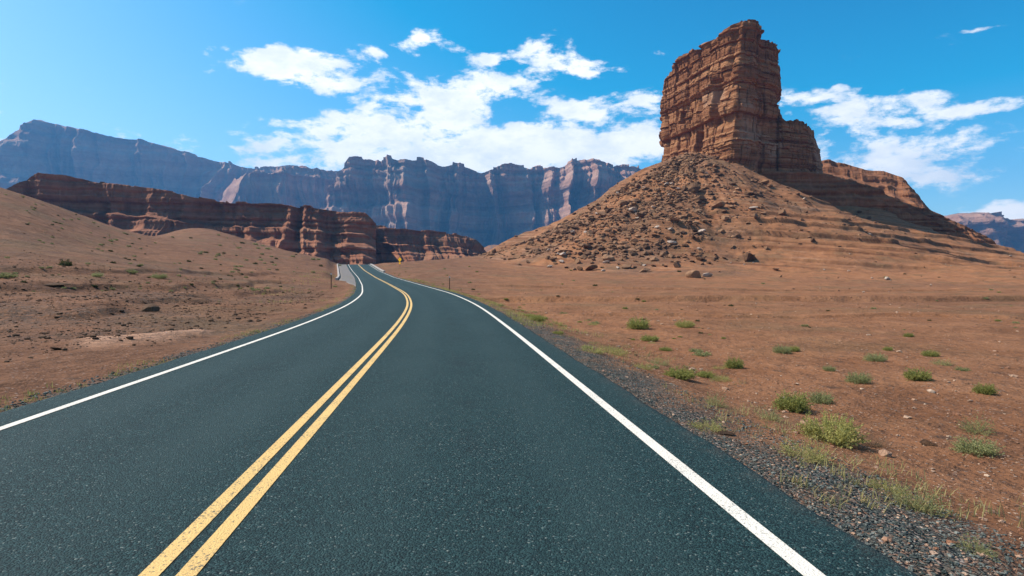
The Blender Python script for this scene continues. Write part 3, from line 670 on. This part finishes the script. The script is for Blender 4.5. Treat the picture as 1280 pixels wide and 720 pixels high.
g = shoulder_pts(4200, 6, 60, 2.5, 40, True, 1.3); rock_soup('desert_pebbles', g, .01+.016*rng.pareto(2.5, len(g)).clip(0, 5), M['red_gravel'], 1, 8, 1380, .6)

def field_pts(n, x0, x1, d0, d1):
    px = rng.uniform(x0, x1, n); d = np.exp(rng.uniform(math.log(d0), math.log(d1), n)); X = (px-HX)/F*d
    m = np.abs(road_off(X, d)) > HR+MARG+1.2; X, d = X[m], d[m]; return np.stack([X, d, terrain(X, d)[0]], -1)
g = field_pts(2600, 560, 1400, 12, 130); rock_soup('flat_stones', g, (.014+.018*rng.pareto(2.2, len(g)).clip(0, 5))*np.minimum(1, g[:, 1]/40), M['boulder'], 1, 8, 1400, .6)
g = field_pts(3600, -120, 440, 14, 150); rock_soup('bank_stones', g, .016+.022*rng.pareto(2.3, len(g)).clip(0, 4), M['dark_rock'], 1, 8, 1420, .6)
# ------------------------------------------------------------------ shrubs
def ribbons(n, r, seed, height, spread, curl, wid, base_r, seg=4, droop=.3, leaves=0, leaf_l=.05, leaf_w=.014, tip=.55):
    """stems (thin ribbons) and little leaf quads of one shrub, unit radius r"""
    q = np.random.default_rng(seed); V, Fq, LV, LF = [], [], [], []
    nv = 0; nl = 0
    for i in range(n):
        az = q.uniform(0, 6.283); inc = spread*math.sqrt(q.random()); L = height*q.uniform(.6, 1.08)*(1-.25*inc/1.5)
        b = np.array([math.cos(az+q.normal()*.4), math.sin(az+q.normal()*.4), 0])*base_r*math.sqrt(q.random())
        d = np.array([math.cos(az)*math.sin(inc), math.sin(az)*math.sin(inc), math.cos(inc)]); pts = [b]
        for k in range(seg):
            d = d+q.normal(size=3)*curl+np.array([0, 0, -droop*.12*k]); d /= np.linalg.norm(d); pts.append(pts[-1]+d*L/seg)
        pts = np.array(pts); pts[:, 2] = np.maximum(pts[:, 2], .01)
        sd = np.cross(d, q.normal(size=3)); sd /= np.linalg.norm(sd)+1e-9
        for k in range(seg):
            w0, w1 = wid*(1-k/seg*.8), wid*(1-(k+1)/seg*.8)
            V += [pts[k]-sd*w0, pts[k]+sd*w0, pts[k+1]+sd*w1, pts[k+1]-sd*w1]; Fq.append((nv, nv+1, nv+2, nv+3)); nv += 4
        for k in range(leaves):
            tt = tip+(1-tip)*q.random(); x = tt*seg; j = min(int(x), seg-1); pt = pts[j]+(pts[j+1]-pts[j])*(x-j)
            ld = d*.7+q.normal(size=3)*.6; ld /= np.linalg.norm(ld); lw = np.cross(ld, q.normal(size=3)); lw /= np.linalg.norm(lw)+1e-9
            l, w = leaf_l*q.uniform(.6, 1.3), leaf_w*q.uniform(.7, 1.3)
            LV += [pt, pt+ld*l*.5+lw*w, pt+ld*l, pt+ld*l*.5-lw*w]; LF.append((nl, nl+1, nl+2, nl+3)); nl += 4
    return (np.array(V)*r, np.array(Fq)), (np.array(LV)*r if LV else None, np.array(LF) if LF else None)
KIND = {}
def kind(key, lm, sm, **kw):
    out = []
    for sd in range(3):
        (sv, sf), (lv, lf_) = ribbons(r=1.0, seed=hash(key) % 1 + 2000+sd*31+len(key)*7, **kw)
        a = np_mesh('stems', sv, sf, False); a.materials.append(sm)
        b = None
        if lv is not None: b = np_mesh('foliage', lv, lf_, False); b.materials.append(lm)
        out.append((a, b))
        # whole shrub as one mesh for the distance
        if lv is not None:
            V = np.vstack([sv, lv]); f = np.vstack([sf, lf_+len(sv)]); mi = np.r_[np.zeros(len(sf)), np.ones(len(lf_))]
        else: V, f, mi = sv, sf, np.zeros(len(sf))
        w = np_mesh('shrub', V, f, False, mi); w.materials.append(sm)
        if lv is not None: w.materials.append(lm)
        out[-1] = (a, b, w)
    KIND[key] = out
kind('yellow', M['leaf_yellow'], M['leaf_yellow'], n=330, height=.98, spread=1.35, curl=.10, wid=.010, base_r=.42, droop=-.15, leaves=14, leaf_l=.085, leaf_w=.016, tip=.5)
kind('green', M['leaf_green'], M['leaf_green'], n=330, height=.95, spread=1.15, curl=.14, wid=.010, base_r=.4, leaves=14, leaf_l=.10, leaf_w=.02, tip=.35)
kind('grey', M['leaf_grey'], M['leaf_grey'], n=260, height=1.0, spread=1.25, curl=.16, wid=.008, base_r=.35, leaves=14, leaf_l=.08, leaf_w=.018, tip=.35)
kind('sparse', M['leaf_grey'], M['leaf_pale'], n=150, height=1.05, spread=1.45, curl=.2, wid=.007, base_r=.3, leaves=8, leaf_l=.09, leaf_w=.014, tip=.35)
kind('mat', M['leaf_yellow'], M['leaf_pale'], n=230, height=1.0, spread=1.5, curl=.14, wid=.009, base_r=.6, leaves=6, leaf_l=.1, leaf_w=.014, tip=.4)
kind('twiggy', None, M['twig'], n=240, height=1.05, spread=1.45, curl=.22, wid=.007, base_r=.3)
kind('dark', M['leaf_dark'], M['leaf_dark'], n=110, height=1.0, spread=1.4, curl=.14, wid=.018, base_r=.45, leaves=9, leaf_l=.17, leaf_w=.05, tip=.3)
kind('olive', M['leaf_grey'], M['leaf_dark'], n=110, height=1.0, spread=1.4, curl=.14, wid=.018, base_r=.45, leaves=9, leaf_l=.17, leaf_w=.045, tip=.3)
def shrub(px, py, w, key, label, group=None, parts=True, hs=.8, name='desert_shrub', cat='shrub'):
    h = hit(px, py, 3.2)
    if h is None: return
    if abs(road_off(h[0], h[1])) < HL+MARG+.25: return
    s = w/F*h[1]/2*1.02; a, b, wm = random.choice(KIND[key]); rz = random.uniform(0, 6.28)
    sc = (s, s, s*hs*1.5); loc = (h[0], h[1], h[2]-.01)
    if not parts: return put(wm, name, loc, sc, (0, 0, rz), label, cat, group)
    e = empty(name, loc); e.scale = sc; e.rotation_euler = (0, 0, rz); tag(e, label, cat, group)
    for m in (a, b):
        if m: o = bpy.data.objects.new(m.name.split('.')[0], m); COL.objects.link(o); o.parent = e
    return e
near = [
 (1038, 551, 74, 'yellow', 'large bushy yellow-green shrub with feathery tips, biggest on the right verge', .68),
 (990, 513, 44, 'green', 'rounded bright green shrub just behind the big yellow one', .85),
 (1026, 503, 34, 'grey', 'grey-green shrub touching the right side of the bright green one', .7),
 (962, 524, 34, 'sparse', 'thin pale green shrub left of the bright green one at the gravel edge', .75),
 (1003, 572, 58, 'mat', 'low straggly yellow-green mat in front of the big yellow shrub', .65),
 (1090, 557, 46, 'twiggy', 'dry brown leafless shrub at the right of the big yellow one', .55),
 (1146, 636, 72, 'sparse', 'wide loose green shrub on the gravel shoulder, nearest large one to the camera', .75),
 (1110, 615, 46, 'mat', 'faded straw-coloured clump left of the nearest loose green shrub', .6),
 (1218, 690, 52, 'sparse', 'wispy pale clump in the lower right corner', .6),
 (895, 507, 34, 'sparse', 'pale green clump at the gravel edge, halfway along the shoulder', .8),
 (885, 536, 40, 'mat', 'low yellowish clump beside the dark flat slab on the shoulder', .5),
 (850, 473, 42, 'green', 'low spreading bright green tuft along the shoulder edge', .55),
 (918, 460, 24, 'green', 'small upright green shrub with a shadow, left of the open flat', .9),
 (1073, 478, 32, 'grey', 'dome-shaped olive shrub in the middle of the right flat', .7),
 (1147, 475, 32, 'green', 'dome-shaped yellowish green shrub right of the olive dome', .75),
 (1231, 492, 26, 'green', 'compact green shrub near the right edge of the flat', .8),
 (1222, 540, 42, 'sparse', 'thin dried green shrub above the grey-green one at the right edge', .8),
 (1219, 566, 54, 'grey', 'grey-green sprawling shrub at the right edge beside the reddish rock', .6),
 (1036, 463, 18, 'grey', 'small pale shrub left above the olive dome', .6),
 (1094, 451, 28, 'grey', 'grey pale shrub at the far side of the flat above the olive dome', .6),
 (1163, 445, 20, 'green', 'small green shrub far back on the right flat', .6),
 (1177, 456, 28, 'sparse', 'pale shrub just in front of a small green shrub on the right flat', .5),
 (1203, 463, 16, 'olive', 'small olive shrub right of the pale one on the flat', .5),
 (978, 441, 24, 'grey', 'pale grey-green shrub beside a darker one on the mid flat', .7),
 (992, 439, 16, 'green', 'darker green shrub touching the pale grey-green one on the mid flat', .7),
 (798, 411, 30, 'green', 'bright green round shrub near the start of the gravel shoulder', .75),
 (856, 409, 24, 'yellow', 'yellowish shrub right of the bright green round one', .6),
 (812, 426, 24, 'green', 'low green tuft in front of the bright green round shrub', .5),
 (769, 443, 30, 'mat', 'yellow-green clump beside the road edge ahead of the gravel', .6),
 (740, 440, 32, 'mat', 'pale straw clump hugging the asphalt edge ahead of the gravel', .55),
 (672, 402, 20, 'green', 'low bushy green shrub nearest the right white line halfway to the bend', .7),
 (826, 456, 28, 'sparse', 'thin green clump just above the low spreading tuft', .5),
 (1136, 421, 12, 'green', 'little green shrub alone on the far right flat', .7),
 (1110, 438, 12, 'green', 'little green shrub behind the grey pale one', .7),
 (1006, 408, 9, 'olive', 'dot-sized shrub beyond the wash on the mid flat', .6),
 (81, 332, 14, 'dark', 'dark green round shrub on the left hillside above the ledge-shadow slab', .9),
 (8, 347, 20, 'olive', 'green clump at the left edge beside the ledge-shadow slab', .6),
 (122, 346, 16, 'grey', 'pale green clump right of the dark round shrub on the left hillside', .6),
 (164, 341, 14, 'olive', 'olive clump in the middle of the left hillside', .6),
 (199, 348, 22, 'grey', 'wide pale green clump right of the middle of the left hillside', .5),
]
for px, py, w, key, lab, hs in near: shrub(px, py, w, key, lab, None, w > 18, hs)
GL, GR_, GV = 'shrubs dotted over the left hillside', 'small shrubs on the right flat', 'shrubs on the right roadside'
k = 0
while k < 190:
    px = random.uniform(0, 425); cr = np.interp(px, [0, 60, 120, 180, 245, 300, 400, 430], [234, 252, 277, 296, 279, 298, 323, 330]); py = cr+2+random.random()**1.25*(365-cr)
    if fbm(px/50, py/16, 0, 2, 77) < -.12 and random.random() < .8: continue
    if shrub(px, py, random.uniform(2.2, 6.5) if py > 300 else random.uniform(1.8, 4.5), random.choice(['dark', 'olive', 'olive']), 'tiny olive shrub scattered on the bare left hillside', GL, False, .7): k += 1
k = 0
while k < 60:
    px, py = random.uniform(500, 1280), 333+random.random()*92
    if px > 900 and random.random() < .45: continue
    if shrub(px, py, random.uniform(2.2, 6)*(1+(py-345)/90*.5), random.choice(['olive', 'green', 'dark']), 'tiny shrub on the open flat right of the road', GR_, False, .6): k += 1
k = 0
while k < 85:
    y = 12+130*random.random()**1.6; o = HR+MARG+random.uniform(.6, 5); x, yy, z = road_pt(np.array([y]), o, 0)[0]
    z = ground_z(x, yy); s = random.uniform(.08, .26)
    put(random.choice(KIND[random.choice(['green', 'mat', 'olive'])])[2], 'desert_shrub', (x, yy, z-.01), (s, s, s*.7), (0, 0, random.uniform(0, 6)), 'small green tuft in the verge along the right road edge', 'shrub', GV); k += 1
# grass blades in the verges: nobody could count them
def grass(name, P, hgt, n_b, mat):
    q = rng; V, Fq = [], []; n = 0
    for (x, y, z) in P:
        s = hgt*q.uniform(.5, 1.3)
        for _ in range(n_b):
            az = q.uniform(0, 6.28); inc = q.uniform(.1, 1.1); L = s*q.uniform(.6, 1.2)
            b = np.array([x, y, z-.01])+np.array([q.normal(), q.normal(), 0])*s*.35
            d = np.array([math.cos(az)*math.sin(inc), math.sin(az)*math.sin(inc), math.cos(inc)]); e = b+d*L; m_ = b+d*L*.5+np.array([0, 0, L*.1])
            w = np.array([-math.sin(az), math.cos(az), 0])*s*.035
            V += [b-w, b+w, m_+w*.7, m_-w*.7, e, ]; Fq += [(n, n+1, n+2, n+3)]; V[-1] = e+w*.1; V += [e-w*.1]; Fq += [(n+3, n+2, n+4, n+5)]; n += 6
    o = link(name, np_mesh(name, V, Fq, False), mat); tag(o, kind='stuff'); return o
P = shoulder_pts(2600, 4, 75, .25, 3.6, True, 1.4); f = fbm(P[:, 0]/1.6, P[:, 1]/2.2, 0, 3, 90); P = P[f > .13]
grass('verge_grass', P, .11, 7, M['leaf_pale'])
P = shoulder_pts(2200, 20, 110, .1, 3.0, True, 1.2); f = fbm(P[:, 0]/2, P[:, 1]/4, 0, 3, 93); P = P[f > .0]
grass('verge_grass', P, .16, 6, M['leaf_yellow'])
P = shoulder_pts(1300, 6, 110, .05, .7, False, 1.2); f = fbm(P[:, 0]/1.6, P[:, 1]/2.2, 0, 3, 91); P = P[f > .0]
grass('verge_grass', P, .1, 6, M['leaf_green'])
P = shoulder_pts(1500, 40, 130, .5, 8, False, 1.0); f = fbm(P[:, 0]/4, P[:, 1]/4, 0, 3, 92); P = P[f > .08]
grass('bank_grass', P, .2, 5, M['leaf_yellow'])
# scrub on the near mesa rim, one ragged fringe
# ------------------------------------------------------------------ signs and posts
def box(bm, c, s):
    r = bmesh.ops.create_cube(bm, size=1)['verts']
    for v in r: v.co = (c[0]+v.co[0]*s[0], c[1]+v.co[1]*s[1], c[2]+v.co[2]*s[2])
    return r
def bm_obj(name, bm, mat, parent, bev=.0):
    if bev: bmesh.ops.bevel(bm, geom=bm.edges[:], offset=bev, segments=2, affect='EDGES')
    me = bpy.data.meshes.new(name); bm.to_mesh(me); bm.free(); return link(name, me, mat, parent)
def diamond(name, s, y, t, mat, parent, z, bev):
    bm = bmesh.new(); vs = box(bm, (0, 0, 0), (s, t, s)); r = math.sqrt(.5)
    for v in vs: x, zz = v.co[0], v.co[2]; v.co = ((x-zz)*r, v.co[1]+y, (x+zz)*r+z)
    return bm_obj(name, bm, mat, parent, bev)
h = hit(500, 334, 60)
sg = empty('warning_sign', h); sg.rotation_euler[2] = R(-36); sg.scale = (1.05, 1.05, 1.0); tag(sg, 'yellow diamond road warning sign right of the road crest', 'sign')
bm = bmesh.new(); box(bm, (0, 0, 1.2), (.09, .07, 2.9)); bm_obj('post', bm, M['post'], sg, .01)
diamond('sign_panel', 1.0, -.07, .03, M['sign'], sg, 2.1, .012)
bm = bmesh.new(); box(bm, (0, -.07, 1.1), (.62, .03, .5)); bm_obj('plaque', bm, M['sign'], sg, .01)
def delineator(px, py, hpx, label):
    h = hit(px, py, 20)
    e = empty('delineator_post', h); tag(e, label, 'post'); H = hpx/F*h[1]
    bm = bmesh.new(); box(bm, (-.03, 0, H/2-.1), (.012, .06, H+.2)); box(bm, (.03, 0, H/2-.1), (.012, .06, H+.2)); box(bm, (0, .028, H/2-.1), (.05, .012, H+.2)); bm_obj('post', bm, M['post'], e)
    bm = bmesh.new(); box(bm, (0, -.04, H-.12), (.085, .012, .17)); bm_obj('reflector', bm, M['reflector'], e, .004)
delineator(414, 361, 20, 'thin dark delineator post on the left verge before the apron')
delineator(562, 363, 18, 'thin dark delineator post on the right verge below the warning sign')

# ------------------------------------------------------------------ haze, one even box of air
bm = bmesh.new(); box(bm, (0, 0, 490), (11400, 11400, 1060))
t = NT('desert_haze'); vol = t.n('ShaderNodeVolumePrincipled', {'Color': (.15, .5, 1, 1), 'Density': .000095, 'Anisotropy': .15})
o = t.n('ShaderNodeOutputMaterial'); t.t.links.new(vol.outputs[0], o.inputs['Volume'])
hz = bm_obj('haze', bm, t.m, None); tag(hz, kind='stuff')

# ------------------------------------------------------------------ world: Nishita sky with clouds fixed on the sky's own azimuth and elevation
t = NT('World', True); S.world = t.m
sky = t.n('ShaderNodeTexSky', sky_type='NISHITA', sun_disc=False, sun_elevation=EL, sun_rotation=AZ, altitude=1200, air_density=1.0, dust_density=2.6, ozone_density=2.0)
tc = t.n('ShaderNodeTexCoord').outputs['Generated']
sp = t.n('ShaderNodeSeparateXYZ', {0: tc})
az = t.math('ARCTAN2', sp.outputs[0], sp.outputs[1]); el = t.math('ARCSINE', sp.outputs[2])
uv = t.n('ShaderNodeCombineXYZ', {0: az, 1: el, 2: 0.0}).outputs[0]
def sky_uv(px, py):
    x, y, z = px-HX, F, HY-py; return math.atan2(x, y), math.atan2(z, math.hypot(x, y))
CL = [ # px, py, rx, ry, weight: the photo's cloud banks
 (370, 84, 78, 26, .95), (420, 100, 40, 18, .7), (466, 69, 20, 9, .75), (518, 58, 26, 14, .8), (560, 55, 24, 12, .65), (600, 74, 24, 11, .75),
 (560, 132, 100, 44, .85), (500, 165, 135, 38, .95), (440, 187, 120, 26, .95), (620, 110, 60, 22, .75), (690, 76, 62, 20, .8), (740, 90, 38, 14, .8),
 (735, 136, 50, 22, .9), (650, 186, 200, 30, 1.15), (780, 182, 110, 26, 1.1), (560, 200, 270, 22, .95), (800, 128, 42, 18, .7), (670, 122, 40, 14, .6), (620, 160, 26, 10, .55),
 (1075, 150, 130, 36, .66), (1140, 105, 80, 40, .42), (1050, 108, 16, 8, .6), (1190, 140, 190, 13, .72), (1110, 196, 190, 32, .85), (1180, 180, 50, 20, .8), (1240, 203, 120, 14, .46), (1000, 125, 50, 12, .6), (1130, 128, 60, 12, .7),
 (1250, 266, 62, 16, 1.1), (826, 61, 16, 6, .5), (1228, 30, 12, 5, .45), (240, 120, 34, 8, .42), (10, 178, 40, 10, .8), (345, 186, 60, 16, .7), (375, 134, 14, 5, .5),
 (-150, 120, 200, 60, .9), (1500, 130, 220, 70, .9)]
wv = t.n('ShaderNodeTexNoise', {'Vector': t.vm('MULTIPLY', uv, (9, 16, 1)), 'Scale': 1.0, 'Detail': 3.0}); 
uvw = t.vm('ADD', uv, t.vm('MULTIPLY', t.vm('SUBTRACT', wv.outputs['Color'], (.5, .5, .5)), (.10, .05, 0)).outputs[0]).outputs[0]
Msum = None
FILL_BANKS = [(1.9, .3, .5, .16, .8), (2.8, .45, .6, .2, .85), (-2.3, .35, .5, .16, .8)]   # unseen cloud banks added behind the viewer as neutral fill light
for px, py, rx, ry, w in CL:
    a_, e_ = sky_uv(px, py); k = math.cos(math.atan2(px-HX, F))**2
    q = t.vm('MULTIPLY', t.vm('SUBTRACT', uvw, (a_, e_, 0)).outputs[0], (F/(rx*1.25*k), F/(ry*1.25*math.sqrt(k)), 0))
    ln = t.n('ShaderNodeVectorMath', {0: q.outputs[0]}, operation='LENGTH').outputs['Value']
    m = t.math('MULTIPLY', t.math('POWER', 2.718, t.math('MULTIPLY', t.math('MULTIPLY', ln, ln), -1.1)), w)
    Msum = m if Msum is None else t.math('SMOOTH_MAX', Msum, m, .15)
for a_, e_, rx, ry, w in FILL_BANKS:
    q = t.vm('MULTIPLY', t.vm('SUBTRACT', uvw, (a_, e_, 0)).outputs[0], (1/rx, 1/ry, 0))
    ln = t.n('ShaderNodeVectorMath', {0: q.outputs[0]}, operation='LENGTH').outputs['Value']
    Msum = t.math('SMOOTH_MAX', Msum, t.math('MULTIPLY', t.math('POWER', 2.718, t.math('MULTIPLY', t.math('MULTIPLY', ln, ln), -1.1)), w), .15)
nc = t.noise(t.vm('MULTIPLY', uv, (11, 21, 1)).outputs[0], 1.0, 9, .6, 2.1, .25)
nf = t.noise(t.vm('MULTIPLY', uv, (34, 70, 1)).outputs[0], 1.0, 6, .65)
dn = t.math('ADD', t.math('MULTIPLY', Msum, 1.0), t.math('ADD', t.math('MULTIPLY', t.math('SUBTRACT', nc, .5), 2.0), t.math('MULTIPLY', t.math('SUBTRACT', nf, .5), .8)))
al_ = t.math('MULTIPLY', t.mr(dn, .42, .8), t.mr(Msum, .05, .3), clamp=True)
shade = t.mr(t.math('ADD', t.math('MULTIPLY', t.noise(t.vm('MULTIPLY', t.vm('ADD', uv, (.012, -.02, 0)).outputs[0], (11, 21, 1)).outputs[0], 1.0, 5, .6), .8), t.math('MULTIPLY', nf, .25)), .42, .68, 0, 1)
cc = t.mix(shade, (1.02, 1.01, .98), (.76, .81, .86))
# sky tint: Nishita, a touch deeper, as the photo's camera recorded it
skyc = t.vm('MAXIMUM', t.vm('SUBTRACT', t.vm('MULTIPLY', sky.outputs[0], (.187, .168, .1735)).outputs[0], (.30, .125, .14)).outputs[0], (.006, .02, .03)).outputs[0]
colr = t.mix(al_, skyc, cc)
bg = t.n('ShaderNodeBackground', {0: colr, 1: 1.0}); o = t.n('ShaderNodeOutputWorld'); t.t.links.new(bg.outputs[0], o.inputs[0])

# ------------------------------------------------------------------ sun, camera, render settings
L = bpy.data.lights.new('sun', 'SUN'); L.energy = 5.0; L.angle = R(.53); L.color = (1, .945, .86)
so = bpy.data.objects.new('sun', L); COL.objects.link(so)
from mathutils import Vector
sd = Vector((math.sin(AZ)*math.cos(EL), math.cos(AZ)*math.cos(EL), math.sin(EL))); so.rotation_euler = (-sd).to_track_quat('-Z', 'Y').to_euler(); so.location = (-50, 20, 200)
cam = bpy.data.cameras.new('camera'); co = bpy.data.objects.new('camera', cam); COL.objects.link(co); S.camera = co
co.location = (0, 0, CH); co.rotation_euler = (R(90), 0, 0); cam.sensor_width = 36; cam.lens = 36*F/1280; cam.shift_y = -(360-HY)/1280; cam.clip_start = .1; cam.clip_end = 20000
S.view_settings.view_transform = 'Standard'; S.view_settings.look = 'None'; S.view_settings.exposure = .42; S.view_settings.gamma = 1
S.render.engine = 'CYCLES'; cy = S.cycles; cy.use_denoising = True; cy.max_bounces = 5; cy.diffuse_bounces = 3; cy.volume_bounces = 0; cy.transparent_max_bounces = 4
